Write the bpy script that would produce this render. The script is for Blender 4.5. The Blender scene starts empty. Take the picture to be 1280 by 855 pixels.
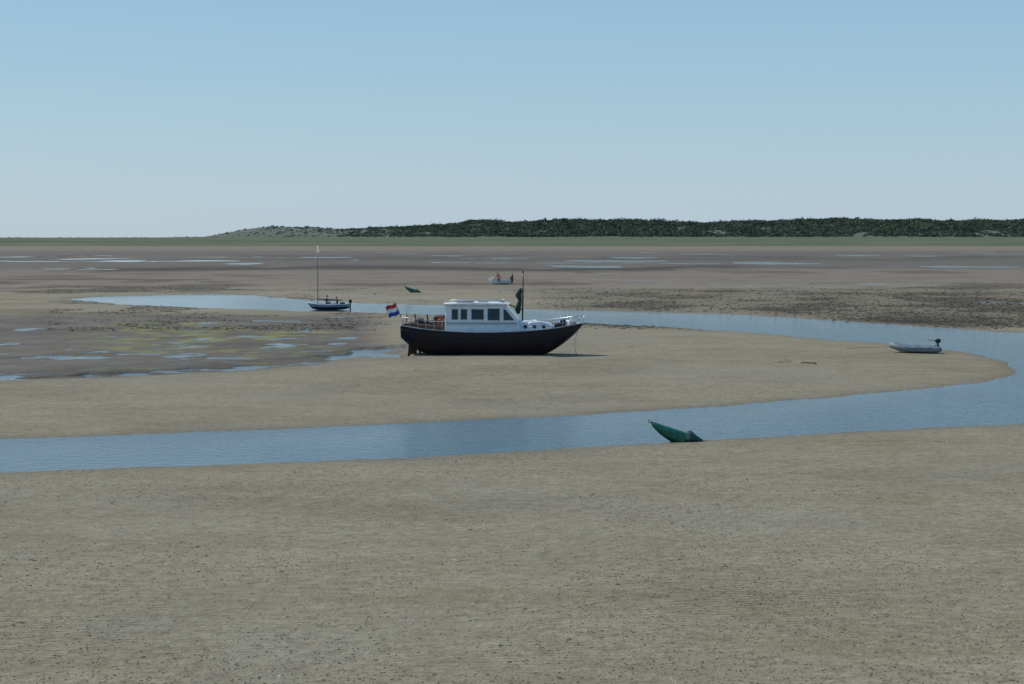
import bpy, bmesh, math, random
import numpy as np
from mathutils import Vector, Matrix, Euler
random.seed(7); rng=np.random.default_rng(7)
scene=bpy.context.scene
CAMH=7.1; F=2000.0; V0=300.0
def G(u,v,z=0.0):
    d=(CAMH-z)*F/(v-V0)
    return ((u-640.0)/F*d, d)
# ------------------------------------------------------------ materials
def new_mat(name):
    m=bpy.data.materials.new(name); m.use_nodes=True
    nt=m.node_tree; b=nt.nodes['Principled BSDF']
    return m,nt,b
def noise(nt,scale,detail=4,rough=0.55,vec=None,dist=0.0):
    n=nt.nodes.new('ShaderNodeTexNoise'); n.inputs['Scale'].default_value=scale
    n.inputs['Detail'].default_value=detail; n.inputs['Roughness'].default_value=rough
    n.inputs['Distortion'].default_value=dist
    if vec is not None: nt.links.new(vec,n.inputs['Vector'])
    return n.outputs['Fac']
def ramp(nt,fac,a,b,ca=(0,0,0,1),cb=(1,1,1,1)):
    r=nt.nodes.new('ShaderNodeValToRGB'); r.color_ramp.elements[0].position=a; r.color_ramp.elements[1].position=b
    r.color_ramp.elements[0].color=ca; r.color_ramp.elements[1].color=cb
    nt.links.new(fac,r.inputs['Fac']); return r.outputs['Color']
def mixc(nt,fac,a,b,mode='MIX'):
    n=nt.nodes.new('ShaderNodeMix'); n.data_type='RGBA'; n.blend_type=mode
    for s,val in ((n.inputs[0],fac),(n.inputs[6],a),(n.inputs[7],b)):
        if isinstance(val,(int,float)): s.default_value=val
        elif isinstance(val,tuple): s.default_value=val if len(val)==4 else val+(1,)
        else: nt.links.new(val,s)
    return n.outputs[2]
def mth(nt,op,a,b=0.0,clamp=False):
    n=nt.nodes.new('ShaderNodeMath'); n.operation=op; n.use_clamp=clamp
    for s,val in ((n.inputs[0],a),(n.inputs[1],b)):
        if isinstance(val,(int,float)): s.default_value=val
        else: nt.links.new(val,s)
    return n.outputs[0]
def objco(nt):
    return nt.nodes.new('ShaderNodeTexCoord').outputs['Object']
def paint(name,col,rough=0.5,metal=0.0,var=0.18,scale=3.0,bump=0.0,spec=0.5):
    m,nt,b=new_mat(name)
    co=objco(nt)
    f=noise(nt,scale,6,0.6,co)
    c=mixc(nt,ramp(nt,f,0.3,0.7),tuple(x*(1-var) for x in col),tuple(min(1,x*(1+var*0.6)) for x in col))
    nt.links.new(c,b.inputs['Base Color'])
    b.inputs['Roughness'].default_value=rough; b.inputs['Metallic'].default_value=metal
    b.inputs['Specular IOR Level'].default_value=spec
    return m
M={}
M['white']=paint('white_paint',(0.66,0.69,0.71),0.4)
M['cream']=paint('deck_paint',(0.42,0.45,0.46),0.6)
M['wood']=paint('varnished_wood',(0.13,0.05,0.022),0.4,scale=5,var=0.35)
M['brown']=paint('brown_canvas',(0.10,0.05,0.035),0.85)
M['glass']=paint('window_glass',(0.018,0.028,0.035),0.08,spec=0.35)
M['frame']=paint('window_frame',(0.40,0.42,0.43),0.35,0.6)
M['steel']=paint('stainless_steel',(0.55,0.56,0.57),0.3,0.9)
M['black']=paint('black_rubber',(0.015,0.015,0.017),0.5)
M['grey']=paint('grey_pvc_tube',(0.16,0.19,0.22),0.55)
M['greyd']=paint('dark_grey_floor',(0.06,0.065,0.07),0.7)
M['green']=paint('green_buoy_paint',(0.004,0.10,0.055),0.4,var=0.5,scale=4)
M['greend']=paint('dark_green_buoy_paint',(0.003,0.045,0.035),0.6,var=0.5,scale=4)
M['greenf']=paint('green_cloth',(0.006,0.04,0.025),0.8)
M['orange']=paint('orange_lifebuoy',(0.50,0.11,0.03),0.5)
M['red']=paint('flag_red',(0.55,0.03,0.035),0.8)
M['blue']=paint('flag_blue',(0.02,0.07,0.32),0.8)
M['fwhite']=paint('flag_white',(0.8,0.8,0.8),0.8)
M['navy']=paint('navy_stripe',(0.02,0.04,0.10),0.4)
M['skin']=paint('skin',(0.36,0.19,0.13),0.55)
M['hair']=paint('hair',(0.04,0.025,0.015),0.7)
M['shirt_dark']=paint('dark_shirt',(0.03,0.035,0.05),0.8)
M['shirt_red']=paint('red_shirt',(0.30,0.03,0.03),0.8)
M['shirt_grey']=paint('grey_shirt',(0.12,0.13,0.15),0.8)
M['shorts']=paint('shorts_cloth',(0.035,0.04,0.07),0.8)
M['rope']=paint('rope',(0.22,0.20,0.16),0.9)
M['rust']=paint('weathered_iron',(0.07,0.05,0.04),0.8,0.3)
M['wpiece']=paint('shell_white',(0.55,0.55,0.5),0.7)
def hull_mat(name,top,bot,zl,rough=0.35):
    m,nt,b=new_mat(name); co=objco(nt)
    sp=nt.nodes.new('ShaderNodeSeparateXYZ'); nt.links.new(co,sp.inputs[0])
    n1=noise(nt,1.4,6,0.65,co)
    z=mth(nt,'ADD',sp.outputs[2],mth(nt,'MULTIPLY',mth(nt,'SUBTRACT',n1,0.5),0.03))
    mask=mth(nt,'GREATER_THAN',z,zl)
    stain=ramp(nt,n1,0.35,0.7)
    bt=mixc(nt,stain,tuple(x*0.6 for x in bot),tuple(x*1.5 for x in bot))
    tp=mixc(nt,stain,tuple(x*0.8 for x in top),tuple(min(1,x*1.25) for x in top))
    nt.links.new(mixc(nt,mask,bt,tp),b.inputs['Base Color'])
    r=mth(nt,'SUBTRACT',0.85,mth(nt,'MULTIPLY',mask,0.85-rough)); nt.links.new(r,b.inputs['Roughness'])
    b.inputs['Specular IOR Level'].default_value=0.3
    return m
M['hull']=hull_mat('cruiser_hull_paint',(0.008,0.009,0.018),(0.020,0.010,0.010),0.86)
M['hull2']=hull_mat('sail_dinghy_hull_paint',(0.20,0.25,0.32),(0.03,0.045,0.08),0.30)
M['hull3']=hull_mat('small_motorboat_hull_paint',(0.72,0.73,0.73),(0.5,0.5,0.5),0.1)
# ------------------------------------------------------------ mesh helpers
def link(o,parent=None):
    scene.collection.objects.link(o)
    if parent is not None: o.parent=parent
    return o
def mesh_obj(name,verts,faces,mats,parent=None,smooth=False,fm=None):
    me=bpy.data.meshes.new(name); me.from_pydata([tuple(v) for v in verts],[],[tuple(f) for f in faces])
    if not isinstance(mats,(list,tuple)): mats=[mats]
    for m in mats: me.materials.append(m)
    if fm is not None:
        for p,i in zip(me.polygons,fm): p.material_index=i
    if smooth:
        for p in me.polygons: p.use_smooth=True
    me.update(); return link(bpy.data.objects.new(name,me),parent)
def fixn(o):
    bm=bmesh.new(); bm.from_mesh(o.data); bmesh.ops.recalc_face_normals(bm,faces=bm.faces); bm.to_mesh(o.data); bm.free(); return o
def empty(name,loc=(0,0,0),rot=(0,0,0),scale=1.0):
    e=bpy.data.objects.new(name,None); e.location=loc; e.rotation_euler=rot; e.scale=(scale,)*3; e.empty_display_size=0.3
    return link(e)
def bevel(o,w,seg=2):
    b=o.modifiers.new('bev','BEVEL'); b.width=w; b.segments=seg; b.limit_method='ANGLE'; return o
def box(name,c,s,mat,parent,bev=0.02,rot=None):
    x,y,z=[k/2 for k in s]
    v=[(-x,-y,-z),(x,-y,-z),(x,y,-z),(-x,y,-z),(-x,-y,z),(x,-y,z),(x,y,z),(-x,y,z)]
    f=[(0,3,2,1),(4,5,6,7),(0,1,5,4),(1,2,6,5),(2,3,7,6),(3,0,4,7)]
    o=mesh_obj(name,v,f,mat,parent); o.location=c
    if rot: o.rotation_euler=rot
    if bev>0: bevel(o,bev)
    return o
def tube_geo(pts,rads,n=8):
    pts=[Vector(p) for p in pts]
    if not isinstance(rads,(list,tuple)): rads=[rads]*len(pts)
    V=[];Fc=[]
    for i,p in enumerate(pts):
        if i==0: t=pts[1]-pts[0]
        elif i==len(pts)-1: t=pts[-1]-pts[-2]
        else: t=(pts[i+1]-pts[i-1])
        t.normalize()
        ref=Vector((0,0,1)) if abs(t.z)<0.9 else Vector((1,0,0))
        a=t.cross(ref).normalized(); b=t.cross(a).normalized()
        for k in range(n):
            th=2*math.pi*k/n; V.append(p+(a*math.cos(th)+b*math.sin(th))*rads[i])
    for i in range(len(pts)-1):
        for k in range(n):
            Fc.append((i*n+k,i*n+(k+1)%n,(i+1)*n+(k+1)%n,(i+1)*n+k))
    Fc.append(tuple(range(n))[::-1]); Fc.append(tuple((len(pts)-1)*n+k for k in range(n)))
    return V,Fc
def tube(name,pts,r,mat,parent,n=8):
    V,Fc=tube_geo(pts,r,n); return fixn(mesh_obj(name,V,Fc,mat,parent,smooth=(n>6)))
def multi(name,items,mat,parent,n=6):
    V=[];Fc=[]
    for pts,r in items:
        v,f=tube_geo(pts,r,n); o=len(V); V+=v; Fc+=[tuple(i+o for i in ff) for ff in f]
    return fixn(mesh_obj(name,V,Fc,mat,parent,smooth=True))
def prism(name,prof,y0,y1,mat,parent,bev=0.03,taper=0.0):
    zs=[p[1] for p in prof]; z0,z1=min(zs),max(zs)
    V=[]
    for y,s in ((y0,1),(y1,-1)):
        for x,z in prof: V.append((x,y+s*taper*(z-z0)/(z1-z0),z))
    n=len(prof); Fc=[tuple(range(n)),tuple(range(2*n-1,n-1,-1))]
    for i in range(n): Fc.append((i,i+n,(i+1)%n+n,(i+1)%n))
    o=fixn(mesh_obj(name,V,Fc,mat,parent)); 
    if bev>0: bevel(o,bev)
    return o
def smooth_interp(pts,x):
    xs=[p[0] for p in pts]
    for i in range(len(pts)-1):
        if x<=xs[i+1] or i==len(pts)-2:
            x0,y0=pts[i];x1,y1=pts[i+1]
            def sl(j):
                if j<=0: return (pts[1][1]-pts[0][1])/(pts[1][0]-pts[0][0])
                if j>=len(pts)-1: return (pts[-1][1]-pts[-2][1])/(pts[-1][0]-pts[-2][0])
                return (pts[j+1][1]-pts[j-1][1])/(pts[j+1][0]-pts[j-1][0])
            h=x1-x0;t=min(1,max(0,(x-x0)/h));m0=sl(i)*h;m1=sl(i+1)*h
            return (2*t**3-3*t**2+1)*y0+(t**3-2*t**2+t)*m0+(-2*t**3+3*t**2)*y1+(t**3-t**2)*m1
def hull(name,x0,x1,sheer,keel,beam,mat,parent,deckmat,deckdrop=0.1,N=44,K=12,fair=0.7,open_in=False):
    V=[];Fc=[];xs=[x0+(x1-x0)*(0.5-0.5*math.cos(math.pi*i/N)) for i in range(N+1)]
    P=[]
    for i,x in enumerate(xs):
        zs=smooth_interp(sheer,x); zk=min(smooth_interp(keel,x),zs-0.004); b=max(0.006,smooth_interp(beam,x))
        full=fair+ (1.0-fair)*max(0,(i/N-0.55)/0.45)
        row=[]
        for k in range(-K,K+1):
            a=abs(k)/K*math.pi/2
            y=b*math.sin(a)**full if a>0 else 0
            z=zk+(zs-zk)*(1-math.cos(a)**0.9) if abs(k)<K else zs
            row.append((x,math.copysign(y,k) if k else 0,z))
        P.append((x,b,zs)); V+=row
    w=2*K+1
    for i in range(N):
        for k in range(w-1): Fc.append((i*w+k,(i+1)*w+k,(i+1)*w+k+1,i*w+k+1))
    Fc.append(tuple(range(w)))
    h=fixn(mesh_obj(name,V,Fc,mat,parent,smooth=True))
    h.data.polygons[-1].use_smooth=False
    if not open_in:
        V=[];Fc=[]
        for (x,b,zs) in P:
            bb=max(0.003,b-0.03); V+=[(x,-bb,zs-deckdrop),(x,0,zs-deckdrop+0.04),(x,bb,zs-deckdrop)]
        for i in range(N):
            for k in range(2): Fc.append((i*3+k,(i+1)*3+k,(i+1)*3+k+1,i*3+k+1))
        mesh_obj('deck',V,Fc,deckmat,parent)
    else:
        V=[];Fc=[]
        for (x,b,zs) in P:
            bb=max(0.003,b*0.93-0.02); kk=smooth_interp(keel,x); zb=min(zs-0.02,max(kk+0.1,zs-0.38))
            V+=[(x,-bb,zs-0.01),(x,-bb*0.8,zb),(x,bb*0.8,zb),(x,bb,zs-0.01)]
        for i in range(N):
            for k in range(3): Fc.append((i*4+k,(i+1)*4+k,(i+1)*4+k+1,i*4+k+1))
        mesh_obj('inner_hull',V,Fc,deckmat,parent)
    return h,P
# ------------------------------------------------------------ value noise
def vnoise(x,y,seed=0):
    r=np.random.default_rng(seed); T=r.random((256,256))
    xi=np.floor(x).astype(int);yi=np.floor(y).astype(int);fx=x-xi;fy=y-yi
    fx=fx*fx*(3-2*fx);fy=fy*fy*(3-2*fy)
    a=T[xi%256,yi%256];b=T[(xi+1)%256,yi%256];c=T[xi%256,(yi+1)%256];d=T[(xi+1)%256,(yi+1)%256]
    return (a*(1-fx)+b*fx)*(1-fy)+(c*(1-fx)+d*fx)*fy
def fbm(x,y,oct=4,seed=0):
    s=0;a=1;t=0
    for o in range(oct):
        s=s+a*vnoise(x*2**o+17.3*o,y*2**o-9.1*o,seed+o);t+=a;a*=0.5
    return s/t
def sstep(a,b,x):
    t=np.clip((x-a)/(b-a),0,1);return t*t*(3-2*t)
def polysd(poly,X,Y):
    P=np.array(poly);n=len(P);D=np.full(X.shape,1e9);ins=np.zeros(X.shape,bool)
    for i in range(n):
        ax,ay=P[i];bx,by=P[(i+1)%n];ex,ey=bx-ax,by-ay;L=ex*ex+ey*ey+1e-12
        t=np.clip(((X-ax)*ex+(Y-ay)*ey)/L,0,1);D=np.minimum(D,np.hypot(X-ax-t*ex,Y-ay-t*ey))
        if abs(ey)>1e-12:
            c=((ay>Y)!=(by>Y))&(X<ex*(Y-ay)/ey+ax);ins^=c
    return np.where(ins,-D,D)
def spl(pts,k=6):
    out=[];n=len(pts)
    for i in range(n-1):
        p0=np.array(pts[max(i-1,0)],float);p1=np.array(pts[i],float);p2=np.array(pts[i+1],float);p3=np.array(pts[min(i+2,n-1)],float)
        for j in range(k):
            t=j/k;out.append(tuple(0.5*((2*p1)+(-p0+p2)*t+(2*p0-5*p1+4*p2-p3)*t*t+(-p0+3*p1-3*p2+p3)*t**3)))
    out.append(tuple(pts[-1]));return out
near=[(-900,640),(-400,612),(0,590),(200,583),(400,576),(560,569),(700,561),(830,553.5),(900,549),(1000,543.5),(1100,538),(1200,533),(1280,529),(1500,518),(1800,508)]
inner=[(-900,585),(-400,563),(0,549),(150,544),(300,538.5),(500,529.5),(650,523),(800,515),(900,508),(1000,500),(1100,491),(1180,484),(1230,477),(1261,470),(1272,463),(1262,455),(1238,447),(1200,440),(1150,434),(1100,429),(1040,425),(980,419.5),(900,413),(820,408),(728,404),(600,397),(500,392),(440,390),(380,389),(330,387),(230,384),(140,379.5),(88,374)]
outer=[(88,373.4),(130,371),(200,369),(260,368),(320,369.5),(370,374),(440,378),(500,380.5),(560,382),(640,385.5),(760,389),(850,391),(940,394),(1050,401),(1150,408),(1220,413),(1280,416),(1500,424),(1800,430)]
main=[G(*p) for p in spl(near,4)]+[G(*p) for p in reversed(spl(outer,4))]+[G(*p) for p in reversed(spl(inner,4))]
creek=[(-300,487),(0,479),(100,473.5),(250,466.5),(380,459),(440,451),(490,449),(513,443),(508,434),(470,436),(430,443),(395,451),(300,459),(150,468),(0,474),(-300,481)]
def strip(pts,w):
    pts=spl(pts,4);return [G(u,v-w) for u,v in pts]+[G(u,v+w) for u,v in reversed(pts)]
thin=[strip([(735,349.6),(800,351),(850,354.5),(905,357.5),(1000,356),(1120,355),(1290,353.5),(1600,352)],0.8),
      strip([(540,328),(650,329),(760,328.5),(900,330)],0.5),
      strip([(-50,326),(120,327),(300,326)],0.45),
      strip([(860,346),(905,348),(940,347)],0.5),
      strip([(300,361),(380,364),(450,369),(500,371)],0.7),
      strip([(1000,376),(1100,377.5),(1200,377),(1300,379)],0.7),
      strip([(976,455.8),(990,454.6),(1003,456)],1.2)]
# ------------------------------------------------------------ ground
vs=list(np.arange(880,480,-1.2))+list(np.arange(480,312,-0.5))+list(np.arange(312,301.2,-0.25))
drow=[-12,-6,0,4,8,11,14,16,18,20,21.5,22.6,23.6]+[CAMH*F/(v-V0) for v in vs]+[14000,18000,26000,40000]
D=np.array(sorted(set(drow)))
t_in=np.arange(-0.36,0.3601,0.0013)
t_out=np.concatenate([np.arange(0.365,0.6,0.008),np.arange(0.6,1.0,0.03),np.arange(1.0,2.6,0.12)])
T=np.concatenate([-t_out[::-1],t_in,t_out])
DD,TT=np.meshgrid(D,T,indexing='ij')
X=TT*(DD+18.0);Y=DD
Dc=np.maximum(DD,5)
U=640+F*X/Dc;V=V0+CAMH*F/Dc
def height_and_masks(X,Y,U,V):
    j=(fbm(X/3.0,Y/3.0,3,11)-0.5)*1.6+(fbm(X/0.8,Y/0.8,2,15)-0.5)*0.5
    jf=np.clip(Y/120,0.35,2.5)
    sd=polysd(main,X,Y)+j*jf
    sc=polysd([G(*p) for p in creek],X,Y)+j*2.6*jf
    z=np.where(sd>0,0.15*(1-np.exp(-np.maximum(sd,0)/4.0)),-0.4*(1-np.exp(np.minimum(sd,0)/2.5)))
    z=z+(fbm(X/9,Y/9,3,3)-0.5)*0.06*np.clip(sd/4,0,1)+(fbm(X/0.9,Y/0.9,2,5)-0.5)*0.02*np.clip(sd/2,0,1)
    nu=(fbm(X/25,Y/25,3,21)-0.5)
    Vn=V+nu*10*np.clip((V-300)/80,0.15,1.2);Un=U+(fbm(X/20,Y/20,3,31)-0.5)*120
    zone=lambda u0,u1,v0,v1,su=50,sv=4:sstep(u0-su,u0+su,Un)*(1-sstep(u1-su,u1+su,Un))*sstep(v0-sv,v0+sv,Vn)*(1-sstep(v1-sv,v1+sv,Vn))
    tongue=np.interp(U,[-400,0,150,300,400,450,500],[482,475,470,462,454,442,427])
    W=sstep(392,400,Vn)*(1-sstep(0,6,Vn-tongue))*(1-sstep(440,500,U))
    pool=fbm(X/3.2,Y/3.2,4,41)
    streaks=fbm(X/9,Y/9,3,47)
    zw=0.058+(0.5-pool)*0.22+(0.5-streaks)*0.12+(0.5-fbm(X/1.0,Y/1.0,2,48))*0.07
    z=z*(1-W)+np.maximum(zw,-0.1)*W
    z=np.where(sc<0,-0.05+0.20*(fbm(X/1.8,Y/1.8,3,44)-0.40),z)
    FW=(1-sstep(335,340,Vn))*sstep(312,316,V)
    zf=0.175+(0.5-fbm(X/26,Y/60,4,51))*0.8-0.04*np.exp(-((V-327)/4)**2)
    z=z*(1-FW)+np.clip(zf,-0.05,0.10)*FW
    MB=zone(690,2600,364,412,60,4)*np.clip(sd/2,0,1)*(V<425)
    z=z+MB*(0.03+(fbm(X/1.6,Y/1.6,3,61)-0.35)*0.22)
    pools2=zone(930,2600,366,388,60,4)
    z=z-pools2*np.clip(fbm(X/14,Y/10,3,66)-0.60,0,0.3)*3.0
    brk=fbm(X/18,Y/40,3,68)
    for i,tp in enumerate(thin):
        st=polysd(tp,X,Y)
        if i==6: z=np.where(st+j*0.3<0,-0.03,z)
        else: z=np.where((st+(brk-0.42)*np.clip(Y/60,1,14)<0),-0.03,z)
    sp=fbm(X/6,Y/2.5,3,71);z=z+0.07*sstep(0.5,0.62,sp)*zone(520,1060,425,500,80,8)*np.clip(sd/6,0,1)
    dark1=sstep(60,160,U)*(1-sstep(860,980,U))*np.exp(-((V-336-1.5*np.sin(U/90))/2.6)**2)
    dark1=dark1*sstep(0.36,0.50,fbm(X/22,Y/60,4,81))
    dark2=0.6*np.exp(-((V-341)/1.5)**2)*sstep(0.5,0.6,fbm(X/18,Y/50,3,82))+0.6*sstep(800,900,U)*np.exp(-((V-334)/2.0)**2)*sstep(0.45,0.6,fbm(X/25,Y/50,3,86))
    weed=np.clip(dark1*1.3+dark2
        +MB*(0.25+0.50*sstep(0.42,0.62,fbm(X/7,Y/7,4,83)))+MB*sstep(1000,1150,U)*np.exp(-np.maximum(sd,0)/9)*1.0
        +zone(-300,2600,352,366,80,3)*sstep(0.55,0.66,fbm(X/22,Y/18,4,87))*0.6
        +W*sstep(0.47,0.62,fbm(X/5,Y/4,4,88))*0.35
        +0.5*W*np.exp(-np.maximum(sc,0)/2.5)
        +zone(-300,340,344,372,50,5)*sstep(0.55,0.66,fbm(X/15,Y/14,4,89))*0.6
        +zone(-300,500,372,400,50,5)*sstep(0.56,0.66,fbm(X/9,Y/8,4,90))*0.4
        +zone(-300,2600,318,326,50,2)*sstep(0.50,0.62,fbm(X/50,Y/80,4,91))*0.5,0,1)
    algae=W*sstep(0.49,0.60,fbm(X/1.6,Y/1.6,4,93))*sstep(0.42,0.54,fbm(X/10,Y/7,2,94))*sstep(60,160,U)*(1-sstep(390,450,U))*sstep(396,403,V)*0.75
    algae=algae+0.35*np.exp(-((U-575)/14)**2-((V-492.5)/1.6)**2)*sstep(0.4,0.6,fbm(X/0.5,Y/0.5,2,97))
    marsh=(1-sstep(306.6,307.8,V+(fbm(X/300,Y/300,3,95)-0.5)*1.6))
    wet=np.clip(W*0.8+FW*0.7+np.exp(-np.maximum(sd,0)/0.7)+0.8*np.exp(-np.maximum(sc,0)/2.0)+MB*0.3,0,1)
    flats=1-sstep(352,372,Vn)
    return z,sd,wet,weed,algae,marsh,flats,np.clip(W+FW,0,1),MB
z,sd,wet,weed,algae,marsh,flats,mudm,MBm=height_and_masks(X,Y,U,V)
z=z+marsh*0.5
nr,nc=X.shape
co=np.stack([X,Y,z],-1).reshape(-1,3).astype(np.float32)
idx=np.arange(nr*nc).reshape(nr,nc)
q=np.stack([idx[:-1,:-1],idx[:-1,1:],idx[1:,1:],idx[1:,:-1]],-1).reshape(-1,4)
def fast_mesh(name,co,faces,mat,k,smooth=True):
    me=bpy.data.meshes.new(name);me.vertices.add(len(co));me.vertices.foreach_set('co',np.ascontiguousarray(co,dtype=np.float32).ravel())
    n=len(faces);me.loops.add(n*k);me.loops.foreach_set('vertex_index',faces.astype(np.int32).ravel())
    me.polygons.add(n);me.polygons.foreach_set('loop_start',np.arange(0,n*k,k,dtype=np.int32))
    me.polygons.foreach_set('use_smooth',np.full(n,smooth))
    me.update(calc_edges=True);me.validate();me.materials.append(mat)
    return link(bpy.data.objects.new(name,me))
gm,nt,b=new_mat('tidal_sand')
co_=objco(nt)
def attr(nt,n):
    a=nt.nodes.new('ShaderNodeAttribute');a.attribute_name=n
    s=nt.nodes.new('ShaderNodeSeparateColor');nt.links.new(a.outputs['Color'],s.inputs[0]);return s.outputs,a.outputs['Alpha']
(s1,a1)=attr(nt,'m1');(s2,a2)=attr(nt,'m2')
nL=noise(nt,0.035,5,0.6,co_);nM=noise(nt,0.35,5,0.65,co_,0.5);nS=noise(nt,4.0,5,0.7,co_);nF=noise(nt,22.0,3,0.7,co_)
nD=noise(nt,0.07,4,0.6,co_,0.3)
mp=nt.nodes.new('ShaderNodeMapping');mp.inputs['Scale'].default_value=(0.22,1.0,1.0);nt.links.new(co_,mp.inputs[0])
nStr=noise(nt,0.5,6,0.7,mp.outputs[0],0.6)
mp2=nt.nodes.new('ShaderNodeMapping');mp2.inputs['Scale'].default_value=(0.35,1.0,1.0);mp2.inputs['Rotation'].default_value=(0,0,0.12);nt.links.new(co_,mp2.inputs[0])
nRip=noise(nt,5.0,4,0.65,mp2.outputs[0],0.8)
damp=ramp(nt,nD,0.44,0.58)
c=mixc(nt,ramp(nt,nL,0.35,0.65),(0.285,0.242,0.160),(0.325,0.283,0.200))
c=mixc(nt,ramp(nt,nStr,0.38,0.66),c,(0.250,0.205,0.128))
c=mixc(nt,mth(nt,'MULTIPLY',damp,0.6),c,(0.245,0.220,0.170))
c=mixc(nt,mth(nt,'MULTIPLY',ramp(nt,nM,0.45,0.75),0.45),c,(0.345,0.308,0.230))
ripf=mth(nt,'SUBTRACT',0.48,mth(nt,'MULTIPLY',damp,0.25))
c=mixc(nt,mth(nt,'MULTIPLY',ramp(nt,nRip,0.36,0.56,(1,1,1,1),(0,0,0,1)),ripf),c,(0.150,0.124,0.076))
c=mixc(nt,mth(nt,'MULTIPLY',ramp(nt,nS,0.34,0.50,(1,1,1,1),(0,0,0,1)),0.48),c,(0.135,0.112,0.072))
c=mixc(nt,mth(nt,'MULTIPLY',ramp(nt,nS,0.56,0.68),0.35),c,(0.41,0.37,0.28))
c=mixc(nt,mth(nt,'MULTIPLY',ramp(nt,nF,0.34,0.44,(1,1,1,1),(0,0,0,1)),0.6),c,(0.085,0.074,0.05))
mud=mixc(nt,ramp(nt,nM,0.35,0.65),(0.175,0.145,0.108),(0.240,0.203,0.158))
mud=mixc(nt,mth(nt,'MULTIPLY',s2[0],0.6),mud,(0.155,0.137,0.108))
mud=mixc(nt,ramp(nt,nStr,0.42,0.6),mud,(0.18,0.145,0.107))
c=mixc(nt,mth(nt,'MAXIMUM',s2[1],mth(nt,'MULTIPLY',s2[0],0.8)),c,mud)
wetc=mixc(nt,1.0,c,(0.66,0.63,0.60),'MULTIPLY')
c=mixc(nt,s1[0],c,wetc)
c=mixc(nt,mth(nt,'MULTIPLY',s1[2],mth(nt,'ADD',0.30,ramp(nt,nS,0.4,0.6))),c,(0.235,0.235,0.06))
wd=mth(nt,'MULTIPLY',s1[1],mth(nt,'ADD',0.55,mth(nt,'MULTIPLY',ramp(nt,nM,0.35,0.6),0.6)),True)
c=mixc(nt,wd,c,mixc(nt,nS,(0.026,0.019,0.013),(0.095,0.070,0.045)))
nG=noise(nt,0.012,5,0.7,co_)
mg=mixc(nt,ramp(nt,nG,0.35,0.65),(0.075,0.088,0.045),(0.145,0.145,0.09))
c=mixc(nt,a1,c,mg)
nt.links.new(c,b.inputs['Base Color'])
dry=mth(nt,'SUBTRACT',0.9,mth(nt,'MULTIPLY',mth(nt,'MULTIPLY',s1[0],ramp(nt,nM,0.3,0.6)),0.5))
nt.links.new(dry,b.inputs['Roughness']);b.inputs['Specular IOR Level'].default_value=0.18
wv=nt.nodes.new('ShaderNodeTexWave');wv.bands_direction='Y';wv.inputs['Scale'].default_value=1.8;wv.inputs['Distortion'].default_value=9;wv.inputs['Detail'].default_value=3;wv.inputs['Detail Scale'].default_value=0.6
nt.links.new(co_,wv.inputs['Vector'])
rm=ramp(nt,noise(nt,0.09,3,0.5,co_),0.45,0.6)
hgt=mth(nt,'ADD',mth(nt,'MULTIPLY',mth(nt,'MULTIPLY',wv.outputs['Fac'],rm),1.1),mth(nt,'ADD',mth(nt,'ADD',mth(nt,'MULTIPLY',nS,1.6),mth(nt,'MULTIPLY',nRip,1.3)),mth(nt,'MULTIPLY',nF,0.5)))
bp=nt.nodes.new('ShaderNodeBump');bp.inputs['Strength'].default_value=1.0;bp.inputs['Distance'].default_value=0.045
nt.links.new(hgt,bp.inputs['Height']);nt.links.new(bp.outputs[0],b.inputs['Normal'])
ground=fast_mesh('tidal_flat_ground',co,q,gm,4)
def setattr_col(me,name,arrs):
    a=me.color_attributes.new(name,'FLOAT_COLOR','POINT');a.data.foreach_set('color',np.stack([x.ravel() for x in arrs],-1).astype(np.float32).ravel())
setattr_col(ground.data,'m1',[wet,weed,np.clip(algae,0,1),marsh])
setattr_col(ground.data,'m2',[mudm,flats,MBm,np.ones_like(z)])
# ------------------------------------------------------------ water
wm,nt,b=new_mat('channel_water');co_=objco(nt)
nt.links.new(mixc(nt,ramp(nt,noise(nt,0.12,3,0.5,co_),0.35,0.65),(0.022,0.055,0.085),(0.035,0.075,0.105)),b.inputs['Base Color'])
b.inputs['Roughness'].default_value=0.05;b.inputs['IOR'].default_value=1.33
mp=nt.nodes.new('ShaderNodeMapping');mp.inputs['Rotation'].default_value=(0,0,0.4);mp.inputs['Scale'].default_value=(0.7,1.3,1);nt.links.new(co_,mp.inputs[0])
h1=noise(nt,2.6,4,0.6,mp.outputs[0],0.4);h2=noise(nt,9,3,0.6,co_)
bp=nt.nodes.new('ShaderNodeBump');bp.inputs['Strength'].default_value=1.0;bp.inputs['Distance'].default_value=0.030
nt.links.new(mth(nt,'ADD',h1,mth(nt,'MULTIPLY',h2,0.25)),bp.inputs['Height']);nt.links.new(bp.outputs[0],b.inputs['Normal'])
Wd=CAMH*F/10
mesh_obj('tidal_channel_water',[(-Wd*1.2,21,0),(Wd*1.2,21,0),(Wd*1.2,Wd,0),(-Wd*1.2,Wd,0)],[(0,1,2,3)],wm)
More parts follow.
